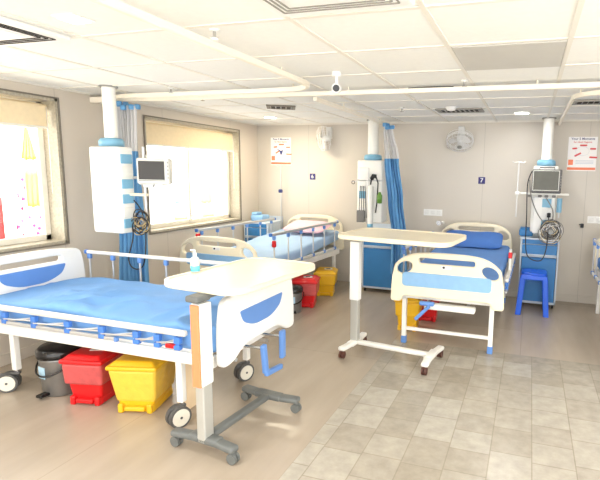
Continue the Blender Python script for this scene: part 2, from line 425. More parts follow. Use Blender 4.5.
# ------------------------------------------------------------------ beds
def wheel(q, c, r, w, axis):     # a tyre and its hub
    pass
def caster(parent, x, y, r, ang, name='caster', tr=.02):
    e = MB(); c, s = math.cos(ang), math.sin(ang)
    e.cyl((x, y, r*2+.0), (x, y, r*2+.035), .014, M['chrome'])
    ax = Vector((s, -c, 0))       # wheel axis
    ctr = Vector((x, y, r))+Vector((c, s, 0))*tr
    e.box((x+c*.01, y+s*.01, r*2-.005), (.06, .035, .02), M['tyre'], .006, rz=ang)
    for sg in (-1, 1):
        a = ctr+ax*(sg*.008); b = ctr+ax*(sg*.034)
        e.cyl(a, b, r, M['tyre'], 28); e.cyl(b, b+ax*(sg*.003), r*.8, M['hub'], 28)
        e.cyl(b+ax*(sg*.003), b+ax*(sg*.006), r*.12, M['tyre'], 14)
    e.box(tuple(ctr+Vector((c, s, 0))*(r*.2)+Vector((0, 0, r*.75))), (r*1.5, .016, r*.5), M['tyre'], .006, rz=ang)
    return e.build(name, parent)

def mattress(name, parent, hx, y0, y1, z0, z1, m, wr=.006, lift=None, drop=0.):
    q = MB(); i = q.mi(m); ny = 60; rings = []
    for a in range(ny+1):
        t = a/ny; y = y0+(y1-y0)*t
        e = min(t, 1-t)*(y1-y0); k = 1-max(0, 1-e/.05)**2*.12 if e < .05 else 1
        pr = rpoly([(-hx*k, z0-drop), (hx*k, z0-drop), (hx*k, z1-(1-k)*.1), (-hx*k, z1-(1-k)*.1)], .045, 5)
        # subdivide the top edge
        pts = []
        for j in range(len(pr)):
            p, n_ = pr[j], pr[(j+1) % len(pr)]; pts.append(p)
            L = math.hypot(n_[0]-p[0], n_[1]-p[1])
            if L > .3:
                for w in range(1, 22): pts.append((p[0]+(n_[0]-p[0])*w/22, p[1]+(n_[1]-p[1])*w/22))
            elif L > .04:
                for w in range(1, 4): pts.append((p[0]+(n_[0]-p[0])*w/4, p[1]+(n_[1]-p[1])*w/4))
        ring = []
        for x, z in pts:
            v = Vector((x*3.2+y*2.2, y*1.3-x*.7, z*2))
            d = noise.noise(v*1.6)*wr*.5 + (1-abs(noise.noise(Vector((x*3+y*4.5, y*1.1-x*5.2, 3)))))**3*wr*2.6*max(0, noise.noise(Vector((x*2, y*2, 7)))+.35)-wr*.3
            f = (z-z0)/(z1-z0)
            lz = lift(y)*max(0, f) if lift else 0
            sx = (noise.noise(Vector((y*7, z*3, x)))*.006+ .0)*(1 if abs(x) > hx*.9 else 0)
            ring.append(q.bm.verts.new((x+sx, y, z+(d if f > .5 else 0)+(lift(y) if lift else 0))))
        rings.append(ring)
    n = len(rings[0])
    for A, B in zip(rings, rings[1:]):
        for k in range(n):
            f = q.bm.faces.new((A[k], A[(k+1) % n], B[(k+1) % n], B[k])); f.material_index = i; f.smooth = True
    for P in (rings[0][::-1], rings[-1]):
        f = q.bm.faces.new(P); f.material_index = i; f.smooth = True
    return q.build(name, parent)

def rail_raised(parent, x, y0, y1, zt, zb, ys, m=None, top=.014):
    m = m or M['rail']
    r = MB().box((x, (y0+y1)/2, zt), (.026, y1-y0, .03), m, .01, seg=3)
    o = r.build('side_rail', parent)
    MB().box((x, (y0+y1)/2, zb), (.02, y1-y0-.04, .026), M['rail'], .006).build('lower_bar', o)
    for s in (y0, y1): MB().box((x, s, zt), (.032, .03, .036), M['blue_pl'], .008).build('end_cap', o)
    for y in ys:
        MB().cyl((x, y, zb), (x, y, zt-.01), .0085, M['alu'], 12).build('post', o)
        MB().box((x, y, zt-.035), (.03, .034, .045), M['blue_panel'], .008).build('joint', o)
        MB().box((x, y, zb), (.032, .04, .04), M['blue_panel'], .008).build('joint', o)
    return o
def rail_folded(parent, x, y0, y1, zt, ys, sgn):
    o = MB().box((x, (y0+y1)/2, zt), (.034, y1-y0, .034), M['rail'], .012, seg=3).build('side_rail', parent)
    MB().box((x, (y0+y1)/2-sgn*.28, zt-.095), (.02, y1-y0-.45, .024), M['alu'], .006).build('lower_bar', o)
    MB().box((x, (y0+y1)/2-sgn*.28+sgn*(y1-y0-.45)/2, zt-.095), (.026, .02, .03), M['blue_panel'], .006).build('end_cap', o)
    for k, y in enumerate(ys):
        MB().box((x, y, zt-.045), (.03, .042, .04), M['blue_pl'], .006).box((x, y, zt-.066), (.018, .025, .05), M['blue_pl'], .004).box((x, y-.0, zt-.088), (.03, .042, .028), M['blue_pl'], .006).build('joint', o)
        if k: 
            MB().cyl((x+.006, ys[k-1], zt-.04), (x+.006, y-.01, zt-.085), .006, M['alu'], 10).build('post', o)
            MB().cyl((x-.008, ys[k-1], zt-.055), (x-.008, y, zt-.07), .005, M['alu'], 10).build('post', o)
    return o

def bed_frame(root, hx, ymin, ymax, zf=.43, zt=.50):
    q = MB()
    for s in (-1, 1): q.box((s*(hx-.02), (ymin+ymax)/2, (zf+zt)/2), (.035, ymax-ymin, zt-zf), M['enamel'], .006)
    for y in (ymin+.02, (ymin+ymax)/2, ymax-.02): q.box((0, y, (zf+zt)/2), (2*hx-.08, .035, .05), M['enamel'], .004)
    q.build('frame', root)
    q = MB().box((0, (ymin+ymax)/2, zt+.01), (2*hx-.05, ymax-ymin-.06, .02), M['enamel'], .004); q.build('deck', root)
    q = MB()
    for s in (-.18, .18): q.cyl((s, ymin, zf-.03), (s, .1, zf-.03), .012, M['alu'])
    q.box((0, -.1, zf-.04), (.5, .05, .04), M['enamel'], .004)
    q.build('crank_shaft', root)

# --- bed 1: the near bed, head against the left wall
b1 = thing('hospital_bed', 'white hospital bed with bright blue sheet on large castors, nearest the camera at left', 'hospital bed', (-2.59, 2.56, 0), PI/2, 'adjustable ward beds')
bed_frame(b1, .40, -.93, .95, .425, .495)
def panel_big(W, zt, zb, arch, y, name, tilt):
    top = [(-W, zb), (-W+.004, zt-.16), (-W+.035, zt-.005), (-W*.45, zt+.02), (W*.45, zt+.02), (W-.035, zt-.005), (W-.004, zt-.16), (W, zb),
           (W-.1, zb), (W-.22, arch), (-W+.22, arch), (-W+.1, zb)]
    out = rpoly(top, [.04, .12, .05, .4, .4, .05, .12, .04, .06, .12, .12, .06], 8)
    slot = rrect(0, zt-.06, 1.06*W, .045, .022)
    q = MB().plate(out, [slot] if name == 'headboard' else [], .05, M['white'], UPR(y), .014)
    o = q.build(name, root_)
    # half moon blue inlay, both faces
    moon = rpoly([(-.6*W, zt-.105), (.6*W, zt-.105), (.52*W, zt-.18), (.24*W, zt-.23), (-.24*W, zt-.23), (-.52*W, zt-.18)], [.02, .02, .08, .1, .1, .08], 8)
    MB().plate(moon, [], .056, M['blue_panel'], UPR(y), .004).build('inlay', o)
    return o
root_ = b1
panel_big(.44, .885, .30, .5, .985, 'headboard', 0)
panel_big(.42, .835, .44, .51, -.985, 'footboard', 0)
for lx in (-.335, .355):
    for ly in (-.645, .735):
        MB().box((lx, ly, .295), (.042, .042, .29), M['enamel'], .006).build('leg', b1)
        caster(b1, lx, ly, .066, 2.75 if ly < 0 else 2.15, tr=.025 if ly < 0 else .055)
mattress('mattress', b1, .405, -.945, .945, .53, .66, M['sheet1'], .03, drop=.02)
rail_raised(b1, .465, -.52, .97, .84, .57, (.94, .69, .41, .15, -.12, -.4), M['rail'])
rail_folded(b1, -.455, -.80, .80, .635, (-.74, -.6, -.45, -.19, .08, .36, .62), -1)
for lx in (-.13, .10): MB().cyl((lx, -.93, .47), (lx, -1.08, .47), .009, M['chrome']).build('crank_rod', b1)
q = MB().box((-.12, -1.09, .40), (.04, .03, .19), M['blue_panel'], .008, ry=-.12).box((-.03, -1.10, .295), (.19, .03, .034), M['blue_panel'], .008, ry=.12); q.build('crank_handle', b1)
q = MB().box((.10, -1.09, .42), (.05, .03, .19), M['blue_panel'], .01); q.build('crank_handle', b1)
MB().box((-.45, -.69, .55), (.028, .07, .026), M['red'], .006).build('latch', b1)

# --- beds 2 and 3: cream boards with holes
def panel_small(root, W, zt, zb, y, name, inlay, flat=.04):
    P = [(-W+.0, zb), (-W+.015, zt-.22)]
    n = 18
    top = []
    for k in range(n+1):
        u = -1+2*k/n
        top.append((W*.93*u, zt-.02*u*u-.10*abs(u)**5))
    P = [(-W, zb), (-W+.01, zt-.24)]+top+[(W-.01, zt-.24), (W, zb), (W-.10, zb), (W-.115, zb+.055), (-W+.115, zb+.055), (-W+.10, zb)]
    R = [.03, .12]+[.02]*len(top)+[.12, .03, .03, .05, .05, .03]
    out = rpoly(P, R, 5)
    slot = rrect(0, zt-.075, .98*W, .048, .024)
    h1 = ellipse(-W+.125, zt-.145, .074, .05, .45); h2 = ellipse(W-.125, zt-.145, .074, .05, -.45)
    o = MB().plate(out, [slot, h1, h2], .045, M['cream'], UPR(y), .012).build(name, root)
    q = MB().plate(rrect(0, zt-.12, .09, .03, .006), [], .004, M['label'], UPR(y-.024), .001)
    q.plate(ellipse(-.02, zt-.12, .011, .009), [], .003, M['ink'], UPR(y-.027), .0005).build('maker_plate', o)
    if inlay:
        MB().plate(rrect(0, zt-.245, 1.56*W, .125, .035), [], .012, M['sky_panel'], UPR(y-.024), .005).build('inlay', o)
    return o
def small_bed(root, sheet, lift, folded_right):
    bed_frame(root, .42, -.96, .97, .43, .50)
    panel_small(root, .495, .875, .42, -1.0, 'footboard', True)
    panel_small(root, .46, .95, .48, 1.02, 'headboard', False)
    for lx in (-.39, .39):
        for ly in (-.9, .85):
            MB().box((lx, ly, .24), (.04, .04, .4), M['enamel'], .005).build('leg', root)
            MB().box((lx, ly, .035), (.048, .048, .07), M['blue_panel'], .008).build('foot_cap', root)
    for ly in (-.9, .85): MB().box((0, ly, .14), (.76, .025, .03), M['enamel'], .004).build('stretcher', root)
    mattress('mattress', root, .43, -.95, .97, .52, .645, sheet, .007, lift, drop=.01)
b3 = thing('hospital_bed', 'cream hospital bed with blue pillow and sheet, foot end facing the camera at right', 'hospital bed', (-.635, 4.97, 0), -.012, 'adjustable ward beds')
small_bed(b3, M['sheet3'], lambda y: max(0, y)*.06, True)
rail_raised(b3, -.49, -.62, .72, .83, .5, [-.6, -.36, -.13, .1, .34, .6])
rail_folded(b3, .49, -.72, .8, .62, (-.66, -.38, -.1, .2, .5, .75), 1)
q = MB().box((.04, -1.0, .40), (.44, .09, .05), M['enamel'], .015, seg=3); q.build('crank_tray', b3)
q = MB().box((-.15, -1.06, .435), (.13, .05, .035), M['blue_panel'], .012, seg=3).box((-.18, -1.1, .36), (.03, .03, .18), M['blue_panel'], .008, ry=.75); q.build('crank_handle', b3)
MB().cyl((.49, -.28, .6), (.49, -.28, .84), .012, M['enamel']).box((.49, -.28, .78), (.036, .04, .06), M['red'], .008).build('rail_lock', b3)
q = MB().box((-.46, 1.02, .93), (.1, .07, .035), M['pend'], .01).cyl((-.46, .98, .93), (-.46, .92, .93), .03, M['chrome']); q.build('monitor_bracket', b3)

b2 = thing('hospital_bed', 'cream hospital bed with pale blue sheet and raised rails in the far left corner', 'hospital bed', (-2.94, 5.03, 0), -.06, 'adjustable ward beds')
small_bed(b2, M['sheet2'], lambda y: max(0, y+.2)*.10, False)
rail_raised(b2, .5, -.80, .72, .90, .56, [-.74, -.47, -.2, .08, .36, .65], M['alu'])
rail_raised(b2, -.5, -.74, .78, .88, .56, [-.66, -.4, -.12, .16, .44, .7], M['alu'])
q = MB().box((.5, -.74, .80), (.035, .04, .07), M['red'], .01); q.build('rail_lock', b2)
q = MB().box((-.5, -.72, .82), (.035, .05, .05), M['red'], .01); q.build('rail_lock', b2)

# --- bed 4: only its near edge shows at the right border
b4 = thing('hospital_bed', 'hospital bed mostly cut off by the right edge of the picture', 'hospital bed', (1.22, 4.9, 0), .02, 'adjustable ward beds')
bed_frame(b4, .42, -.96, .97, .43, .50)
panel_small(b4, .48, .875, .42, -1.0, 'footboard', True)
panel_small(b4, .46, .95, .48, 1.02, 'headboard', False)
for lx in (-.39, .39):
    for ly in (-.9, .85): MB().box((lx, ly, .22), (.04, .04, .44), M['enamel'], .005).build('leg', b4)
mattress('mattress', b4, .43, -.95, .97, .52, .645, M['sheet3'], .007, None)
rail_raised(b4, -.5, -.7, .72, .86, .5, [-.66, -.38, -.1, .18, .46, .7])

def pillow(name, c, w, d, h, m, lab, rz=0, rx=0, fold=False):
    q = MB(); i = q.mi(m); nu, nv = 40, 24; R = []
    def sp(a, e): return math.copysign(abs(a)**e, a)
    for a in range(nv+1):
        la = -PI/2+PI*a/nv; ring = []
        for b in range(nu):
            lo = 2*PI*b/nu; ca = max(0, math.cos(la))**.55
            x = sp(math.cos(lo), .3)*ca; y = sp(math.sin(lo), .3)*ca
            z = math.sin(la)*(1-.55*(max(abs(x), abs(y))**4))
            z += .05*noise.noise(Vector((x*3, y*3, z)))
            if fold and z > 0: z -= .25*math.exp(-((x)/.05)**2)
            ring.append(q.bm.verts.new((x*w/2, y*d/2, z*h/2)))
        R.append(ring)
    for A, B in zip(R, R[1:]):
        for k in range(nu):
            f = q.bm.faces.new((A[k], A[(k+1) % nu], B[(k+1) % nu], B[k])); f.material_index = i; f.smooth = True
    bmesh.ops.remove_doubles(q.bm, verts=q.bm.verts, dist=1e-5)
    o = q.build(name); o.location = c; o.rotation_euler = (rx, 0, rz)
    return tag(o, lab, 'pillow', 'pillows on the beds')
pillow('pillow', (-.63, 5.72, .775), .70, .30, .12, M['pillow'], 'mid blue pillow with a centre seam at the head of the right bed', -.01, .55, True)
pillow('pillow', (-2.80, 5.66, .82), .6, .34, .12, M['pillow2'], 'pale pink pillow at the head of the far left bed', -.06, .25)

# ------------------------------------------------------------------ overbed tables
def overbed(name, lab, loc, rz, L, W, zt, post_x, post_col, base_m, cap_m, zs, bl, ox=0, oy=0):
    root = thing(name, lab, 'overbed table', loc, rz, 'wheeled overbed tables')
    # local x runs along the table top; the post stands at x=post_x
    out = rpoly([(ox-L/2, oy-W/2), (ox+L/2, oy-W/2), (ox+L/2, oy+W/2), (ox-L/2, oy+W/2)], .13, 10)
    q = MB().plate(out, [], .032, M['cream'], Matrix.Translation((0, 0, zt-.016)), .012)
    inn = rpoly([(ox-L/2+.02, oy-W/2+.02), (ox+L/2-.02, oy-W/2+.02), (ox+L/2-.02, oy+W/2-.02), (ox-L/2+.02, oy+W/2-.02)], .12, 10)
    t = q.build('tabletop', root)
    MB().plate(out, [inn], .01, M['cream'], Matrix.Translation((0, 0, zt+.002)), .004).build('rim', t)
    MB().box((post_x-.01, .01, zt-.05), (.1, .085, .035), M['grey_pl'], .01).box((post_x+.3, 0, zt-.045), (.6, .05, .03), M['grey_pl'] , .006).build('bracket', root)
    a = MB()
    sx, sy = .085, .066
    a.box((post_x, 0, (zs+zt-.075)/2), (sx, sy, zt-.075-zs), M['white'], .008)
    o = a.build('upper_column', root)
    if post_col: MB().box((post_x-sx/2-.004, 0, (zs+zt-.08)/2), (.012, sy-.012, zt-.08-zs), M['orange'], .003).build('strip', o)
    MB().box((post_x, 0, (zs+.12)/2), (.07, .058, zs-.02), M['silver'], .008).build('lower_column', root)
    b = MB(); x1 = post_x+bl
    b.box(((post_x+x1)/2, 0, .085), (bl, .055, .035), base_m, .012, seg=3)
    o = b.build('base_spine', root)
    for x in (post_x, x1):
        c = MB()
        c.box((x, 0, .085), (.07, .2, .04), base_m, .014, seg=3)
        for s in (-1, 1):
            c.box((x-.01*(1 if x == post_x else -1), s*.14, .082), (.062, .16, .036), base_m, .014, seg=3, rz=(.12*s if x == post_x else -.12*s))
        c.build('base_arm', root)
        for s in (-1, 1):
            w = MB(); xx = x-.015*(1 if x == post_x else -1); y = s*.2
            w.cyl((xx, y, .05), (xx, y, .075), .014, cap_m)
            for d in (-.012, .012): w.cyl((xx+d-.008, y, .03), (xx+d+.008, y, .03), .03, cap_m, 20)
            w.build('caster', root)
    return root
overbed('overbed_table', 'cream overbed table with peach strip and dark grey base, nearest the camera', (-1.58, 2.455, 0), PI/2-.10, .86, .56, .93, -.43, True, M['grey_pl'], M['grey_pl'], .40, .57, .012, .06)
overbed('overbed_table', 'cream overbed table on a white base in front of the right bed', (-1.03, 3.68, 0), -.125, .96, .62, 1.045, -.36, False, M['enamel'], M['brown'], .46, .70, .045, .05)

# ------------------------------------------------------------------ bins
def rect_bin(lab, loc, rz, pl, bag, h=.33, w=.29, d=.36, lz=.42, lb=.94):
    r = thing('pedal_bin', lab, 'waste bin', loc, rz, 'coloured pedal bins under the beds')
    body = MB().frustum((0, .01, .03), (w*.72, d*.74), (w*.94, d*.94), h-.08, pl, .018)
    body.frustum((0, .01, 0), (w*.76, d*.78), (w*.74, d*.76), .05, pl, .012)
    o = body.build('body', r)
    MB().frustum((0, .01, h*lz), (w*lb, d*lb), (w*.99, d*.99), h*(.87-lz), bag, .02).build('liner', o)
    lid = MB().box((0, .01, h-.035), (w+.012, d+.012, .03), pl, .012, seg=3).frustum((0, .01, h-.025), (w-.01, d-.01), (w-.07, d-.07), .03, pl, .01)
    o = lid.build('lid', r)
    MB().box((.03, .0, h+.0065), (.1, .07, .003), M['label'], .001, rz=.2).build('sticker', o)
    MB().box((.03, .0, h+.009), (.05, .03, .002), M['ink'], 0, rz=.2).build('symbol', o)
    MB().box((0, -d*.36, .03), (w*.42, .05, .03), pl, .008).build('pedal', r)
    for s in (-1, 1): MB().box((s*w*.3, -d*.33, .03), (.035, .06, .06), pl, .008).build('foot', r)
    return r
def round_bin(lab, loc, rz, r=.125, h=.33):
    t = thing('pedal_bin', lab, 'waste bin', loc, rz, 'round steel pedal bins under the beds')
    MB().lathe([(r*.86, 0), (r*.88, .01), (r*.98, h-.09), (r, h-.07)], (0, 0, 0), M['steel']).build('body', t)
    MB().lathe([(r+.006, h-.075), (r+.01, h-.06), (r+.008, h-.03), (r*.9, h-.008), (r*.4, h), (.004, h)], (0, 0, 0), M['black_gl']).build('lid', t)
    q = MB(); q.tube([(math.cos(a)*(r+.012), math.sin(a)*(r+.012), h-.085-.1*math.sin(max(0, min(PI, a+PI)))) for a in [-PI+PI*k/20 for k in range(21)]], .006, M['black_gl']); q.build('handle', t)
    MB().box((0, -r-.01, .025), (.05, .07, .02), M['black_gl'], .006).build('pedal', t)
    a = -1.75
    MB().box((math.cos(a)*(r*.95), math.sin(a)*(r*.95), h*.5), (.004, .07, .08), M['label_bl'], 0, rz=a).build('sticker', t)
    return t
round_bin('round steel pedal bin with black lid and pale blue sticker beneath the near bed', (-3.045, 2.33, 0), -.0, .132, .34)
rect_bin('red pedal bin beneath the near bed, left of the big yellow one', (-2.735, 2.34, 0), .22, M['red'], M['red_bag'], .335, .28, .33)
rect_bin('yellow pedal bin with bulging liner beneath the near bed', (-2.36, 2.37, 0), .28, M['yellow'], M['yellow_bag'], .34, .31, .35, .2, .8)
round_bin('dark round pedal bin beneath the far left bed, partly hidden by table', (-2.45, 4.58, 0), .6, .11, .30)
rect_bin('red pedal bin beneath the far left bed', (-2.43, 4.86, 0), .3, M['red'], M['red_bag'], .33, .30, .30)
rect_bin('yellow pedal bin behind the red one at the far left bed', (-2.42, 5.42, 0), .3, M['yellow'], M['yellow'], .32, .27, .30)
rect_bin('yellow pedal bin beneath the right bed behind its front leg', (-1.10, 4.50, 0), .1, M['yellow'], M['yellow'], .34, .25, .28)
rect_bin('red pedal bin in shadow behind the yellow bin of the right bed', (-.98, 4.88, 0), .1, M['red'], M['red_bag'], .32, .26, .3)
tag(MB().box((-2.06, 2.46, .165), (.06, .22, .33), M['beige'], .004).build('storage_box'), 'pale peach upright board standing behind the near bed front castor', 'box')

# ------------------------------------------------------------------ lockers
def locker(lab, loc, rz, w=.43, d=.42, h=.83):
    r = thing('bedside_locker', lab, 'bedside locker', loc, rz, 'blue bedside lockers')
    q = MB()
    for s in (-1, 1):
        q.box((s*(w/2-.009), 0, h/2+.02), (.018, d, h-.06), M['locker_fr'], .003)
    q.box((0, d/2-.008, h/2+.02), (w-.03, .012, h-.07), M['locker'], 0); q.box((0, 0, .065), (w, d, .03), M['locker_fr'], .003)
    q.box((0, 0, h*.74), (w-.02, d-.03, .02), M['locker_fr'], .002).box((0, 0, h-.085), (w-.02, d-.03, .02), M['locker_fr'], .002)
    q.build('carcass', r)
    MB().box((0, 0, h-.01), (w+.01, d+.01, .02), M['locker_fr'], .006).box((0, d/2, h+.03), (w, .012, .06), M['locker_fr'], .003).build('worktop', r)
    MB().box((0, -d/2+.006, h-.045), (w-.045, .014, .05), M['locker'], .004).build('pull_tray', r)
    o = MB().box((0, -d/2+.004, h*.83), (w-.045, .018, h*.145), M['locker'], .004).build('drawer', r)
    MB().box((0, -d/2-.006, h*.765), (w-.045, .012, .012), M['locker_fr'], .003).build('handle', o)
    o = MB().box((0, -d/2+.004, h*.41), (w-.045, .018, h*.63), M['locker'], .004).build('door', r)
    MB().box((0, -d/2-.006, h*.715), (w-.045, .01, .01), M['locker'], .003).build('handle', o)
    for sx in (-1, 1):
        for sy in (-1, 1):
            MB().cyl((sx*(w/2-.03)-.01, sy*(d/2-.04), .024), (sx*(w/2-.03)+.01, sy*(d/2-.04), .024), .024, M['dark'], 16).cyl((sx*(w/2-.03), sy*(d/2-.04), .03), (sx*(w/2-.03), sy*(d/2-.04), .055), .01, M['dark'], 10).build('caster', r)
    return r
locker('blue bedside locker with white edges behind the blue stool', (.14, 5.94, 0), 0)
locker('blue bedside locker seen between the white table post and blue curtain', (-1.83, 5.93, 0), 0, h=.80)
locker('light blue bedside locker in the far corner beside the poster wall', (-3.63, 5.94, 0), 0, w=.38)
tag(MB().box((-.02, 5.9, .875), (.16, .14, .085), M['locker'], .02, seg=3).box((-.02, 5.9, .925), (.14, .12, .02), M['locker'], .008).build('storage_box'), 'small dark blue box on top of the locker behind the stool', 'box')
q = MB().box((-3.66, 5.9, .88), (.2, .2, .09), M['sky_panel'], .025, seg=3).box((-3.70, 5.88, .94), (.1, .14, .05), M['sky_panel'], .02, seg=3)
tag(q.build('folded_blanket'), 'light blue folded linen on top of the far corner locker', 'linen')

# ------------------------------------------------------------------ stool
st = thing('plastic_stool', 'bright blue plastic stool with four splayed legs before the locker', 'stool', (.095, 5.53, 0), 0)
q = MB().plate(rrect(0, 0, .27, .27, .06), [rrect(0, 0, .05, .02, .01)], .03, M['stool'], Matrix.Translation((0, 0, .465)), .01)
q.frustum((0, 0, .40), (.30, .30), (.275, .275), .055, M['stool'], .012); q.build('seat', st)
for sx in (-1, 1):
    for sy in (-1, 1):
        t = MB(); A = Vector((sx*.118, sy*.118, .42)); B = Vector((sx*.15, sy*.15, 0))
        i = t.mi(M['stool']); rings = []
        for k in range(5):
            u = k/4; c = A+(B-A)*u; w = .031-.002*u
            rings.append([t.bm.verts.new((c.x+a*w, c.y+b*w, c.z)) for a, b in ((-1, -1), (1, -1), (1, 1), (-1, 1))])
        for P, Q in zip(rings, rings[1:]):
            for k in range(4): t.bm.faces.new((P[k], P[(k+1) % 4], Q[(k+1) % 4], Q[k])).material_index = i
        t.bm.faces.new(rings[0]); t.bm.faces.new(rings[-1])
        o = t.build('leg', st); m_ = o.modifiers.new('b', 'BEVEL'); m_.width = .007; m_.segments = 2

# ------------------------------------------------------------------ ceiling pendants
def pendant(lab, loc, w, d, z0, z1, rz=0, cr=.06, blue_left=False, off=(0, 0)):
    r = thing('ceiling_pendant', lab, 'medical pendant', loc, rz, 'ceiling medical pendants')
    MB().cyl((0, 0, z1+.04), (0, 0, ZC-.002), cr, M['pend'], 32).build('column', r)
    MB().cyl((0, 0, ZC-.012), (0, 0, ZC), cr+.02, M['grille'], 32).build('ceiling_flange', r)
    MB().lathe([(cr+.01, 0), (cr+.045, .006), (cr+.045, .05), (cr+.03, .07), (cr+.004, .075)], (0, 0, z1), M['pend_bl'], 32).build('collar', r)
    MB().box((off[0], off[1], (z0+z1)/2), (w, d, z1-z0), M['pend'], .016, seg=3).build('housing', r)
    return r
def sockets(r, x, y, zs, face, w=.09, h=.09):
    for z, m in zs:
        if face == '-y': MB().box((x, y, z), (w, .012, h), m, .004).build('socket', r)
        else: MB().box((x, y, z), (.012, w, h), m, .004).build('socket', r)
# left pendant
pL = pendant('white ceiling pendant with tall box housing between the two windows', (-3.33, 3.13, 0), .30, .15, 1.02, 1.715, 0, .05, False, (.06, -.07))
sockets(pL, .213, -.07, ((1.62, M['pend_bl']), (1.52, M['pend']), (1.42, M['pend_bl']), (1.30, M['pend_bl']), (1.19, M['pend']), (1.1, M['pend_bl'])), '+x', .11, .075)
MB().box((.29, -.04, 1.335), (.17, .04, .022), M['cream'], .005).build('shelf', pL)
MB().cyl((.32, .0, 1.12), (.32, .0, 1.72), .011, M['alu']).cyl((.15, 0, 1.47), (.32, 0, 1.47), .012, M['alu']).build('arm', pL)
# middle pendant
pM = pendant('white ceiling pendant with hanging medical gear beside the tied blue curtain', (-1.935, 5.78, 0), .33, .26, .92, 1.70, 0, .068)
MB().box((-.07, -.14, 1.3), (.13, .03, .62), M['white'], .01).build('gas_panel', pM)
sockets(pM, -.08, -.16, ((1.27, M['pend_bl']), (1.15, M['pend']), (1.40, M['label'])), '-y', .09, .09)
MB().cyl((.03, -.17, .88), (.03, -.17, 1.38), .035, M['pend'], 20).lathe([(.037, 0), (.037, .05)], (.03, -.17, .86), M['pend_bl']).build('humidifier', pM)
q = MB(); q.box((0, -.145, 1.45), (.34, .02, .02), M['alu'], .004); q.tube([(.03, -.17, 1.4), (.05, -.19, 1.5), (.1, -.19, 1.52), (.13, -.18, 1.42), (.12, -.17, 1.2), (.1, -.17, 1.05)], .009, M['cable'], 8); q.build('hose', pM)
q = MB(); q.tube([(.05, -.19, 1.47), (.075, -.2, 1.51), (.11, -.19, 1.5)], .026, M['dark'], 10); q.build('nozzle', pM)
q = MB()
for k in range(4): q.tube([(-.1+.02*k, -.18, 1.38), (-.11+.03*k, -.19, 1.1), (-.09+.025*k, -.19, .98)], .004, M['cable'], 6)
q.box((-.09, -.18, 1.0), (.1, .06, .15), M['cable_g'], .01); q.build('cable_bundle', pM)
q = MB().box((-.2, -.1, 1.43), (.07, .03, .015), M['alu'], .004).tube([(-.22+.02*math.cos(a), -.12, 1.42+.02*math.sin(a)) for a in [2*PI*k/12 for k in range(12)]], .004, M['dark'], 6, True); q.build('hook', pM)
tag(MB().lathe([(.004, 1.17), (.03, 1.175), (.032, 1.27), (.02, 1.29), (.016, 1.31), (.004, 1.312)], (-1.77, 5.57, 0), M['green']).build('suction_bottle'), 'green bottle hanging from the middle pendant near the curtain', 'bottle')
# right pendant
pR = pendant('white ceiling pendant carrying a monitor above the blue stool', (.155, 5.85, 0), .27, .22, .90, 1.66, 0, .058)
MB().box((-.005, -.15, 1.345), (.52, .12, .02), M['pend'], .005).build('shelf', pR)
MB().box((-.03, -.12, 1.1), (.16, .03, .42), M['white'], .008).build('gas_panel', pR)
sockets(pR, .03, -.13, ((1.24, M['pend_bl']), (1.13, M['label']), (1.0, M['pend_bl'])), '-y', .1, .1)
for x in (-.16, -.05, .02, .1): MB().box((x, -.19, 1.32), (.04, .03, .03), M['cable_g'], .008).build('clip', pR)
MB().cyl((.165, -.15, 1.14), (.165, -.15, 1.3), .028, M['pend_bl'], 16).cyl((.165, -.15, 1.08), (.165, -.15, 1.14), .008, M['alu']).build('flow_meter', pR)
def cables(parent, paths, r=.005):
    for m, P in paths:
        out = []
        n = len(P)
        for i in range(n-1):           # Catmull-Rom
            p0, p1, p2, p3 = [Vector(P[max(0, min(n-1, j))]) for j in (i-1, i, i+1, i+2)]
            for k in range(8):
                t = k/8
                out.append(.5*((2*p1)+(p2-p0)*t+(2*p0-5*p1+4*p2-p3)*t*t+(3*p1-p0-3*p2+p3)*t**3))
        out.append(Vector(P[-1])); MB().tube(out, r, m, 8).build('cable', parent)
cables(pR, [(M['cable'], [(-.15, -.2, 1.6), (-.19, -.22, 1.45), (-.18, -.25, 1.1), (-.17, -.3, .75), (-.12, -.3, .62), (0, -.3, .6), (.05, -.28, .72), (.06, -.25, .9), (.06, -.2, 1.08)]),
            (M['cable_g'], [(-.17, -.2, 1.5), (-.14, -.22, 1.3), (-.05, -.22, 1.1), (.08, -.24, .95)]),
            (M['cable_g'], [(.02, -.2, 1.3), (.1, -.22, 1.15), (.09, -.22, .95)])], .006)
MB().lathe([(.004, 1.08), (.02, 1.085), (.02, 1.13), (.004, 1.135)], (.06, -.19, 0), M['cable']).build('plug', pR)
def coil(lab, c, n, rad, mats, seed, spread):
    rr = random.Random(seed); t = thing('sensor_leads', lab, 'cables', c, 0, 'coiled monitor leads')
    for k in range(n):
        cx, cz = rr.uniform(-spread, spread), rr.uniform(-spread, spread); R = rad*rr.uniform(.55, 1); ph = rr.uniform(0, 6); tl = rr.uniform(-.5, .5)
        P = [(cx+R*math.cos(a), tl*R*math.sin(a)*.6+rr.uniform(-.004, .004), cz+R*math.sin(a)*rr.uniform(.93, 1.05)) for a in [ph+2*PI*j/22*.93 for j in range(22)]]
        MB().tube(P, .004, mats[k % len(mats)], 6).build('lead', t)
    return t
coil('grey tangle of monitor leads hanging right of the locker top behind the stool', (.24, 5.62, .93), 34, .115, [M['cable_g'], M['cable_g'], M['cable'], M['label'], M['cable_y']], 3, .035)
coil('black and tan tangle of monitor leads hanging below the left pendant', (-3.03, 3.08, 1.11), 20, .075, [M['cable'], M['cable_g'], M['cable_y'], M['cable']], 5, .035)
cables(pL, [(M['cable'], [(.2, -.02, 1.36), (.19, -.04, 1.25), (.22, -.05, 1.0), (.17, -.06, .8), (.22, -.06, .72), (.32, -.06, .76), (.34, -.04, 1.0), (.30, -.03, 1.2), (.2, -.02, 1.3)])], .005)
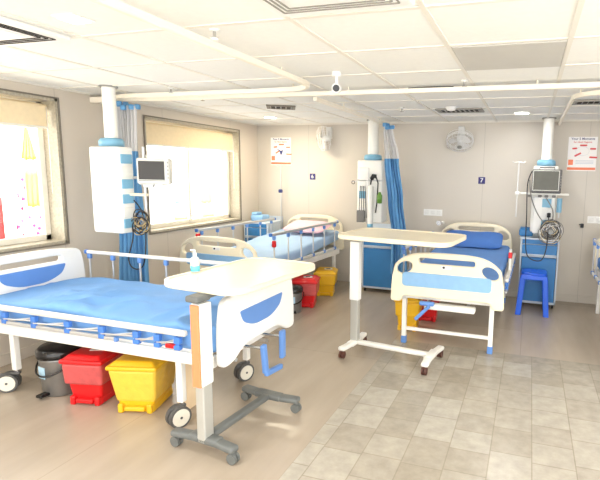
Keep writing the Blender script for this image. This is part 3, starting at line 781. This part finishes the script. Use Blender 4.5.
MB().lathe([(.004, 1.34), (.018, 1.345), (.018, 1.40), (.004, 1.405)], (.17, -.02, 0), M['cable']).build('plug', pL)
def monitor(lab, c, rz, w, h, d, cas, scr, tilt=0):
    r = thing('patient_monitor', lab, 'patient monitor', c, rz, 'bedside patient monitors')
    MB().box((0, 0, h/2), (w, d, h), cas, .014, seg=3).build('casing', r)
    o = MB().box((-.008, -d/2-.001, h/2), (w-.045, .006, h-.05), scr, .002).build('screen', r)
    q = MB()
    for s in (-1, 1): q.box((-.008+s*(w/2-.022), -d/2-.003, h/2+.008), (.006, .006, h-.045), M['casing'], .001)
    for s in (-1, 1): q.box((-.008, -d/2-.003, h/2+.008+s*(h/2-.024)), (w-.04, .006, .006), M['casing'], .001)
    q.build('bezel', r)
    for k in range(5): MB().box((w/2-.009, -d/2-.002, h*.25+k*.03), (.008, .006, .014), M['grille'], .002).build('button', r)
    MB().tube([(-w*.25, 0, h-.005), (-w*.25, 0, h+.02), (w*.25, 0, h+.02), (w*.25, 0, h-.005)], .007, cas, 8).build('carry_handle', r)
    return r
monitor('pale cased patient monitor on the left pendant before the far window', (-2.875, 3.10, 1.425), .38, .25, .205, .09, M['casing'], M['screen'])
MB().box((.42, 0, 1.425), (.22, .1, .016), M['casing'], .004).box((.36, 0, 1.41), (.1, .03, .03), M['alu'], .005).build('monitor_tray', pL)
monitor('dark cased patient monitor on the shelf of the right pendant', (.165, 5.655, 1.356), 0, .315, .265, .14, M['casing_d'], M['screen2'])
# drip poles
def drip(lab, x, y, z0, z1, parent=None):
    r = thing('drip_pole', lab, 'drip pole', (x, y, 0), 0, 'drip poles')
    MB().cyl((0, 0, z0), (0, 0, z1), .009, M['alu'], 14).build('pole', r)
    q = MB(); q.tube([(-.07, 0, z1+.01), (-.055, 0, z1-.01), (0, 0, z1), (.055, 0, z1-.01), (.07, 0, z1+.01)], .005, M['alu'], 8); q.build('hook', r)
    return r
dp = drip('thin white drip pole clamped left of the right pendant', -.145, 5.70, 1.07, 1.70)
MB().box((0, 0, 1.345), (.05, .04, .04), M['pend'], .008).build('clamp', dp)
dp = drip('thin drip pole with dark clamp in the far corner under the poster', -3.43, 6.09, 0.0, 1.62)
MB().box((0, -.01, 1.26), (.05, .05, .05), M['p_navy'], .01).build('clamp', dp)
MB().lathe([(.06, 0), (.06, .012), (.03, .03), (.01, .035)], (0, 0, 0), M['dark']).build('base', dp)

# ------------------------------------------------------------------ curtains and their rails
def curtain(lab, zs, pleats, amp, ym, hdr, group='bunched privacy curtains'):
    # zs: list of (z, x0, x1, y) from top to bottom
    r = thing('privacy_curtain', lab, 'curtain', (zs[-1][1], zs[-1][3], 0), 0, group); ox, oy = zs[-1][1], zs[-1][3]
    def lerp(z):
        for a, b in zip(zs, zs[1:]):
            if b[0] <= z <= a[0]:
                t = (a[0]-z)/(a[0]-b[0]); t = t*t*(3-2*t); return [a[i]+(b[i]-a[i])*t for i in (1, 2, 3)]
        return zs[-1][1:]
    def sheet(z0, z1, m, name):
        q = MB(); i = q.mi(m); nx = pleats*8; nz = 30; rows = []
        for a in range(nz+1):
            z = z0+(z1-z0)*a/nz; x0, x1, y = lerp(z); row = []
            for k in range(nx+1):
                u = k/nx; w = (x1-x0)
                am = min(amp, w*.35)
                row.append(q.bm.verts.new((x0+w*u+.008*math.sin(u*40+z*3)-ox, y+am*math.sin(2*PI*pleats*u+.4*math.sin(z*3))*(1+.3*math.sin(u*9+z))-oy, z)))
            rows.append(row)
        for A, B in zip(rows, rows[1:]):
            for k in range(nx):
                f = q.bm.faces.new((A[k], A[k+1], B[k+1], B[k])); f.material_index = i; f.smooth = True
        o = q.build(name, r)
        if name == 'cloth': s = o.modifiers.new('s', 'SOLIDIFY'); s.thickness = .003
        return o
    sheet(hdr, zs[-1][0], M['curtain'], 'cloth'); sheet(zs[0][0], hdr, M['net'], 'net_header')
    q = MB(); z, x0, x1, y = zs[0]
    for k in range(9):
        a = k*2.4; w = (x1-x0)/2
        q.box(((x0+x1)/2+w*1.15*math.cos(a)*(k/9)**.5-ox, y+.035*math.sin(a)-oy, z+.0+.02*math.sin(k*2)), (.045, .05, .045), M['curtain'], .012, rz=a, seg=3)
    q.build('heading', r)
curtain('blue curtain with net header bunched at the end of the middle ceiling rail', [(2.10, -1.74, -1.63, 5.58), (1.72, -1.71, -1.545, 5.58), (1.2, -1.66, -1.47, 5.58), (.8, -1.62, -1.42, 5.58), (.30, -1.62, -1.40, 5.58)], 5, .03, 0, 1.72)
curtain('blue curtain with net header bunched behind the left pendant', [(2.10, -3.64, -3.42, 3.50), (1.7, -3.64, -3.43, 3.50), (1.3, -3.65, -3.42, 3.50), (.9, -3.69, -3.38, 3.50), (.28, -3.72, -3.38, 3.50)], 7, .035, 0, 1.70)
def rail(name, lab, P, w=.017):
    q = MB(); i = q.mi(M['duct']); R = []; P = [Vector(p) for p in P]; n = len(P)
    for k, p in enumerate(P):
        d = (P[min(k+1, n-1)]-P[max(k-1, 0)]).normalized(); s = d.cross(Vector((0, 0, 1)))*w
        R.append([q.bm.verts.new(p+s*a+Vector((0, 0, b))) for a, b in ((-1, .016), (1, .016), (1, -.01), (.7, -.016), (-.7, -.016), (-1, -.01))])
    for A, B in zip(R, R[1:]):
        for k in range(6): q.bm.faces.new((A[k], A[(k+1) % 6], B[(k+1) % 6], B[k])).material_index = i
    q.bm.faces.new(R[0]); q.bm.faces.new(R[-1])
    o = q.build(name); tag(o, lab, 'curtain rail', 'ceiling curtain rails')
    # hangers up to the ceiling
    h = MB(); step = max(2, n//4)
    for k in range(1, n-1, step): h.cyl(P[k]+Vector((0, 0, .012)), (P[k].x, P[k].y, ZC), .006, M['duct'], 8)
    h.build('hanger', o); return o
zr = 2.165
arc = [(-1.56-.25+.25*math.cos(a), 3.10+.25*math.sin(a), zr) for a in [PI/2*k/10 for k in range(11)]]
rail('curtain_rail', 'ivory ceiling rail running from the camera and curving left over the near bed', [(-1.56, y, zr) for y in (-2, -1, 0, .8, 1.6, 2.2, 2.8, 3.05)]+arc[1:]+[(x, 3.37, zr) for x in (-2.1, -2.5, -3.0, -3.4)]+[(-3.61, 3.42, zr)])
rail('curtain_rail', 'long straight ivory ceiling rail crossing the whole ward', [(x, 3.56+.02*(x+1)*.6, zr-.005) for x in (-3.84, -3, -2, -1.4, -.8, 0, .8, 1.6, 2.3)], .02)
rail('curtain_rail', 'ivory ceiling rail running back to the bunched middle curtain', [(-1.78, y, zr-.01) for y in (3.75, 4.4, 5.0, 5.6, 6.16)], .018)
arc = [(.52-.24*math.sin(a), 4.14-.24*math.cos(a), zr) for a in [PI/2*k/8 for k in range(9)]]
rail('curtain_rail', 'ivory ceiling rail curving back beside the right pendant', [(x, 3.9, zr) for x in (2.3, 1.6, 1.0, .6)]+arc+[(.28, y, zr) for y in (4.6, 5.2, 5.7, 6.16)], .012)
tag(MB().box((-3.73, 3.44, 2.15), (.23, .08, .05), M['duct'], .006).build('cable_duct'), 'short ivory duct on the left wall just below the ceiling', 'cable duct')

# ------------------------------------------------------------------ ceiling fittings
def downlight(lab, x, y, r, s, sq=False, lc=(1, .995, .98)):
    t = thing('ceiling_light', lab, 'ceiling light', (x, y, ZC), 0, 'recessed ceiling lights')
    if sq:
        MB().box((0, 0, -.004), (r*2+.03, r*2+.03, .008), M['white'], .002).build('frame', t)
        MB().box((0, 0, -.010), (r*2, r*2, .006), M['lamp'], .001).build('diffuser', t)
    else:
        MB().lathe([(r+.015, -.008), (r+.015, 0)], (0, 0, 0), M['white']).build('frame', t)
        MB().lathe([(r, -.012), (r, -.006)], (0, 0, 0), M['lamp']).build('diffuser', t)
    L = bpy.data.lights.new('lamp', 'AREA'); L.shape = 'DISK' if not sq else 'SQUARE'; L.size = r*2; L.energy = s; L.color = lc
    o = bpy.data.objects.new('ceiling_lamp', L); col.objects.link(o); o.parent = t; o.location = (0, 0, -.02)
    return t
M['lamp'] = emit('lamp_diffuser', (255, 252, 244), 6)
downlight('square recessed light at top left glowing white', -1.98, 1.70, .045, 6, True)
downlight('round recessed light above the blue stool and monitor', -.135, 5.32, .07, 5)
downlight('round recessed light in front of the hygiene poster', -3.12, 5.3, .07, 12, False, (1, .88, .66))
def vent(lab, x, y, w, d, rz=0, dark=False):
    t = thing('air_vent', lab, 'air vent', (x, y, ZC), rz, 'ceiling air vents')
    MB().box((0, 0, -.006), (w, d, .008), M['void'], 0).build('backing', t)
    q = MB()
    for s in (-1, 1): q.box((0, s*(d/2), -.01), (w+.03, .03, .014), M['grille'] if not dark else M['dframe'], .003); q.box((s*(w/2), 0, -.01), (.03, d, .014), M['grille'] if not dark else M['dframe'], .003)
    q.build('frame', t); q = MB(); n = int(w/.045)
    for k in range(n): q.box((-w/2+w*(k+.5)/n, 0, -.012), (.006, d-.02, .014), M['grille'], 0, ry=.6)
    q.build('slat', t); return t
vent('slotted grey ceiling vent in front of the right wall fan', -.74, 5.0, .44, .24)
vent('slotted dark ceiling vent at the right edge of the ceiling', .60, 4.62, .56, .20)
vent('dark diamond shaped ceiling vent before the left wall fan', -2.5, 4.46, .26, .22, .5, True)
def cassette(lab, x, y, w, d, sm):
    t = thing('air_conditioner', lab, 'air conditioner', (x, y, ZC), 0, 'ceiling cassette air conditioners')
    MB().box((0, 0, -.012), (w, d, .024), M['white'], .008).build('panel', t)
    q = MB()
    for k in range(3):
        a = w/2-.05-.022*k; b = d/2-.05-.022*k
        for s in (-1, 1): q.box((0, s*b, -.0255), (2*a, .007, .004), sm, 0); q.box((s*a, 0, -.0255), (.007, 2*b, .004), sm, 0)
    q.build('outlet_slot', t)
    q = MB().box((0, 0, -.03), (w-.27, d-.27, .014), M['white'], .005); q.build('intake_grille', t)
cassette('white cassette air conditioner cut by the top left corner', -2.57, 1.63, .60, .60, M['void'])
cassette('white cassette air conditioner at the top edge of the picture', -.75, 1.555, .58, .60, M['grille'])
tag(MB().box((-.155, 2.83, ZC-.006), (.56, .56, .008), M['greytile'], .001).build('ceiling_tile'), 'single greyer ceiling tile among the white ones', 'ceiling tile')
tag(MB().plate(rpoly([(-.95, 3.655), (-.60, 3.655), (-.60, 3.685), (-.78, 3.70)], .005, 3), [], .006, M['void'], Matrix.Translation((0, 0, ZC-.006)), .001).build('ceiling_gap'), 'dark sliver where a ceiling tile sags by the long rail', 'gap')
t = thing('smoke_detector', 'white round smoke detector beside the slotted vent', 'smoke detector', (-.80, 4.80, ZC))
MB().lathe([(.05, 0), (.05, -.012), (.04, -.03), (.02, -.036), (.003, -.036)], (0, 0, 0), M['white']).build('body', t); MB().lathe([(.06, 0), (.06, -.008)], (0, 0, 0), M['white']).build('base', t)
spr = [(-1.29, 4.75, 'ceiling sprinkler right of the middle pendant column'), (-2.86, 3.30, 'ceiling sprinkler nearest the left pendant column'), (-2.88, 3.72, 'ceiling sprinkler just beyond the long rail at left'), (-.49, 3.47, 'ceiling sprinkler beside the sagging tile sliver'), (-1.47, 2.0, 'ceiling sprinkler right of the long near rail')]
for k, (x, y, lab) in enumerate(spr):
    if k == 0:
        s0 = thing('sprinkler', lab, 'sprinkler', (x, y, ZC), 0, 'ceiling sprinklers'); s = s0
        MB().lathe([(.025, 0), (.025, -.006), (.008, -.01)], (0, 0, 0), M['white']).build('flange', s)
        MB().cyl((0, 0, -.008), (0, 0, -.035), .007, M['chrome'], 10).cyl((0, 0, -.038), (0, 0, -.042), .018, M['chrome'], 14).build('head', s)
    else:
        s = copy_tree(s0); s.location = (x, y, ZC); s['label'] = lab
t = thing('security_camera', 'small white bullet security camera hung from the long ceiling rail', 'security camera', (-1.275, 3.02, ZC), .35)
MB().cyl((0, 0, 0), (0, 0, -.03), .03, M['white']).cyl((0, 0, -.03), (0, 0, -.09), .01, M['white']).build('mount', t)
MB().cyl((0, .05, -.10), (0, -.07, -.115), .03, M['white'], 24).build('housing', t)
MB().cyl((0, -.0695, -.115), (0, -.078, -.116), .022, M['black_gl'], 24).build('lens', t)
# ------------------------------------------------------------------ wall fans
def fan(lab, x, z, pan, tilt):
    t = thing('wall_fan', lab, 'wall fan', (x, YB, z), 0, 'oscillating wall fans')
    MB().box((0, -.025, .10), (.08, .05, .16), M['white'], .012, seg=3).build('bracket', t)
    Rm = Matrix.Translation((0, -.12, .02)) @ Matrix.Rotation(pan, 4, 'Z') @ Matrix.Rotation(tilt, 4, 'X')
    q = MB().cyl((0, -.05, .12), tuple(Rm @ Vector((0, .0, 0))), .014, M['white']).build('arm', t)
    q = MB().lathe([(.04, .06), (.045, 0), (.03, -.04), (.004, -.045)], (0, 0, 0), M['white'], 20, 'Y'); q.bm.transform(Rm); q.build('motor', t)
    q = MB(); R = .165
    for rr, yy in ((R, -.02), (R, -.04), (R*.97, -.085), (R*.7, -.115), (R*.35, -.125), (R*.97, .02), (R*.6, .045)):
        q.tube([(rr*math.cos(a), yy, rr*math.sin(a)) for a in [2*PI*k/32 for k in range(32)]], .003 if rr < R else .005, M['white'], 5, True)
    for k in range(26):
        a = 2*PI*k/26; c, s = math.cos(a), math.sin(a)
        q.tube([(.03*c, -.126, .03*s), (R*.6*c, -.12, R*.6*s), (R*.97*c, -.085, R*.97*s), (R*c, -.03, R*s), (R*.95*c, .02, R*.95*s), (.05*c, .05, .05*s)], .0016, M['white'], 4)
    q.bm.transform(Rm); q.build('cage', t)
    q = MB().lathe([(.004, -.07), (.03, -.07), (.032, -.04), (.004, -.035)], (0, 0, 0), M['white'], 16, 'Y')
    i = q.mi(M['label'])
    for k in range(3):
        a0 = 2*PI*k/3; V = []
        for j in range(9):
            a = a0+j/8*1.35
            V.append((q.bm.verts.new((.028*math.cos(a), -.055+.02*(j/8-.5), .028*math.sin(a))), q.bm.verts.new(((.14)*math.cos(a+.15), -.055+.05*(j/8-.5), (.14)*math.sin(a+.15)))))
        for A, B in zip(V, V[1:]): q.bm.faces.new((A[0], A[1], B[1], B[0])).material_index = i
    q.bm.transform(Rm); q.build('blades', t)
    MB().lathe([(.03, -.128), (.03, -.134), (.004, -.136)], (0, 0, 0), M['grille'], 16, 'Y').build('badge', t).data.transform(Rm)
fan('white wall fan facing the room above the right bed', -.88, 1.97, .1, 1.0)
fan('white wall fan turned to the left beside the hygiene poster', -2.70, 1.98, -1.15, .15)

# ------------------------------------------------------------------ posters, plates, switches
def poster(lab, x, z, w, h, main, strong):
    t = thing('hand_hygiene_poster', lab, 'poster', (x, YB-.004, z), 0, 'hand hygiene posters')
    MB().box((0, 0, 0), (w, .004, h), M['poster'], 0).build('sheet', t)
    F = lambda x_, z_, y_=-.003: Matrix.Translation((x_, y_, z_)) @ Matrix.Rotation(PI/2, 4, 'X')
    text_mesh('Your 5 Moments', h*.095, M['p_navy'], F(0, h*.44), 'heading_text', t, .0005)
    text_mesh('for Hand Hygiene', h*.07, main, F(0, h*.345), 'subheading_text', t, .0003)
    for a, b, w_, rot in ((-.18, .16, .075, .1), (.02, .25, .11, 0), (.24, .15, .09, 0), (-.1, -.02, .11, .5), (.26, -.1, .12, -.05)):
        MB().plate(rrect(a*w*1.5, b*h, w_*w*2.3, .05*h, .01, 4, rot), [], .002, main, F(0, 0), .0003).build('arrow', t)
    q = MB()
    for k in range(3): q.box((.1*w, -.003, -.2*h-.04*h*k), (.62*w, .001, .012*h), M['p_gr'], 0)
    q.tube([(.12*w*math.cos(a)*2, -.003, .08*h+.13*h*math.sin(a)) for a in [2*PI*k/20 for k in range(20)]], .0012, M['p_gr'], 4, True); q.build('small_print', t)
    MB().box((-.38*w, -.003, -.25*h), (.17*w, .001, .16*h), M['p_sal'], 0).box((0, -.003, -.435*h), (w*.98, .001, .075*h), M['p_sal'], 0).build('footer_band', t)
    if not strong:
        MB().plate(rpoly([(-.02*w, -.12*h), (.04*w, -.12*h), (.12*w, .05*h), (.0, .02*h), (-.2*w, .1*h), (-.05*w, -.02*h)], .004, 3), [], .002, M['p_navy'], F(0, 0, -.004), .0003).build('figure', t)
poster('white and red hand hygiene poster on the back wall right of the monitor', .56, 1.815, .32, .40, M['p_red'], True)
poster('pale hand hygiene poster with orange band in the far left corner', -3.465, 1.825, .325, .39, M['p_sal'], False)
for x, s, lab in ((-2.965, '6', 'small navy number plate 6 under the left wall fan'), (-.60, '7', 'small navy number plate 7 above the right bed')):
    t = thing('number_plate', lab, 'number plate', (x, YB-.005, 1.475), 0, 'bed number plates')
    MB().box((0, 0, 0), (.085, .01, .085), M['navy'], .003).build('plate', t)
    text_mesh(s, .075, M['label'], Matrix.Translation((0, -.006, 0)) @ Matrix.Rotation(PI/2, 4, 'X'), 'numeral', t, .001)
for x, z, n, lab in ((-1.215, 1.04, 3, 'white switch and socket plate on the wall between curtain and right bed'), (.80, 1.035, 3, 'white socket plate on the back wall at the right edge')):
    t = thing('socket_plate', lab, 'socket plate', (x, YB-.006, z), 0, 'wall socket plates')
    MB().box((0, 0, 0), (.25, .012, .085), M['white'], .004).build('plate', t)
    for k in range(n): MB().box((-.08+.08*k, -.008, 0), (.055, .008, .05), M['label'], .003).build('switch', t)
tag(MB().box((.62, YB-.02, .96), (.035, .04, .05), M['dark'], .006).box((.605, YB-.04, .975), (.04, .02, .012), M['dark'], .003).build('wall_plug'), 'small dark plug on the back wall right of the coiled leads', 'plug')

# bottle of hand rub on the near table
t = thing('hand_rub_bottle', 'white pump bottle of hand rub with teal label on the near table', 'bottle', (-1.905, 2.34, .934), 0)
MB().lathe([(.022, 0), (.026, .004), (.026, .075), (.02, .088), (.010, .094), (.010, .1)], (0, 0, 0), M['label']).build('body', t)
MB().lathe([(.0265, .006), (.0265, .04)], (0, 0, 0), M['liquid']).build('label_band', t)
MB().cyl((0, 0, .1), (0, 0, .118), .012, M['white']).cyl((0, 0, .118), (0, 0, .13), .005, M['white']).box((-.012, 0, .132), (.036, .012, .009), M['white'], .003).build('pump', t)

# ------------------------------------------------------------------ light
w = bpy.data.worlds.new('sky'); sc.world = w; w.use_nodes = True
bg = w.node_tree.nodes['Background']; bg.inputs['Color'].default_value = (1.0, .995, .98, 1); bg.inputs['Strength'].default_value = 2.4
S = bpy.data.lights.new('sun', 'SUN'); S.energy = 13; S.angle = .02; S.color = (1, .97, .92)
o = bpy.data.objects.new('sun', S); col.objects.link(o); o.rotation_euler = Vector((-.3, .45, -.85)).to_track_quat('-Z', 'Y').to_euler()
# unseen area lamps added below the ceiling as fill light, without fixtures
def panel(x, y, e, s=.56):
    L = bpy.data.lights.new('panel', 'AREA'); L.shape = 'SQUARE'; L.size = s; L.energy = e; L.color = (1, .995, .98)
    o = bpy.data.objects.new('ceiling_fill_lamp', L); col.objects.link(o); o.location = (x, y, ZC-.03)
for x, y in ((-2.2, .2), (-.2, .2), (1.6, 1.2), (1.6, 3.2), (-2.2, -1.4), (-.2, -1.4)): panel(x, y, 13 if x > 1 or y < 0 else 7)

# ------------------------------------------------------------------ camera
YAW, PIT, ROL, FPX, CX = -.3016, .1417, .0191, 472.388, 381.75
cy, sy, cp, sp_, cr_, sr = math.cos(YAW), math.sin(YAW), math.cos(PIT), math.sin(PIT), math.cos(ROL), math.sin(ROL)
f = Vector((sy*cp, cy*cp, -sp_)); r = Vector((cy, -sy, 0)); u = r.cross(f)
r2 = r*cr_+u*sr; u2 = u*cr_-r*sr
cam = bpy.data.cameras.new('cam'); co = bpy.data.objects.new('camera', cam); col.objects.link(co)
mw = Matrix((r2, u2, -f)).transposed().to_4x4(); mw.translation = (0, 0, 1.55); co.matrix_world = mw
cam.sensor_width = 36; cam.lens = FPX*36/600; cam.shift_x = -(CX-300)/600; cam.clip_start = .05
sc.camera = co
sc.view_settings.view_transform = 'Standard'; sc.view_settings.look = 'None'; sc.view_settings.gamma = 1
sc.view_settings.exposure = .82; sc.view_settings.use_curve_mapping = False
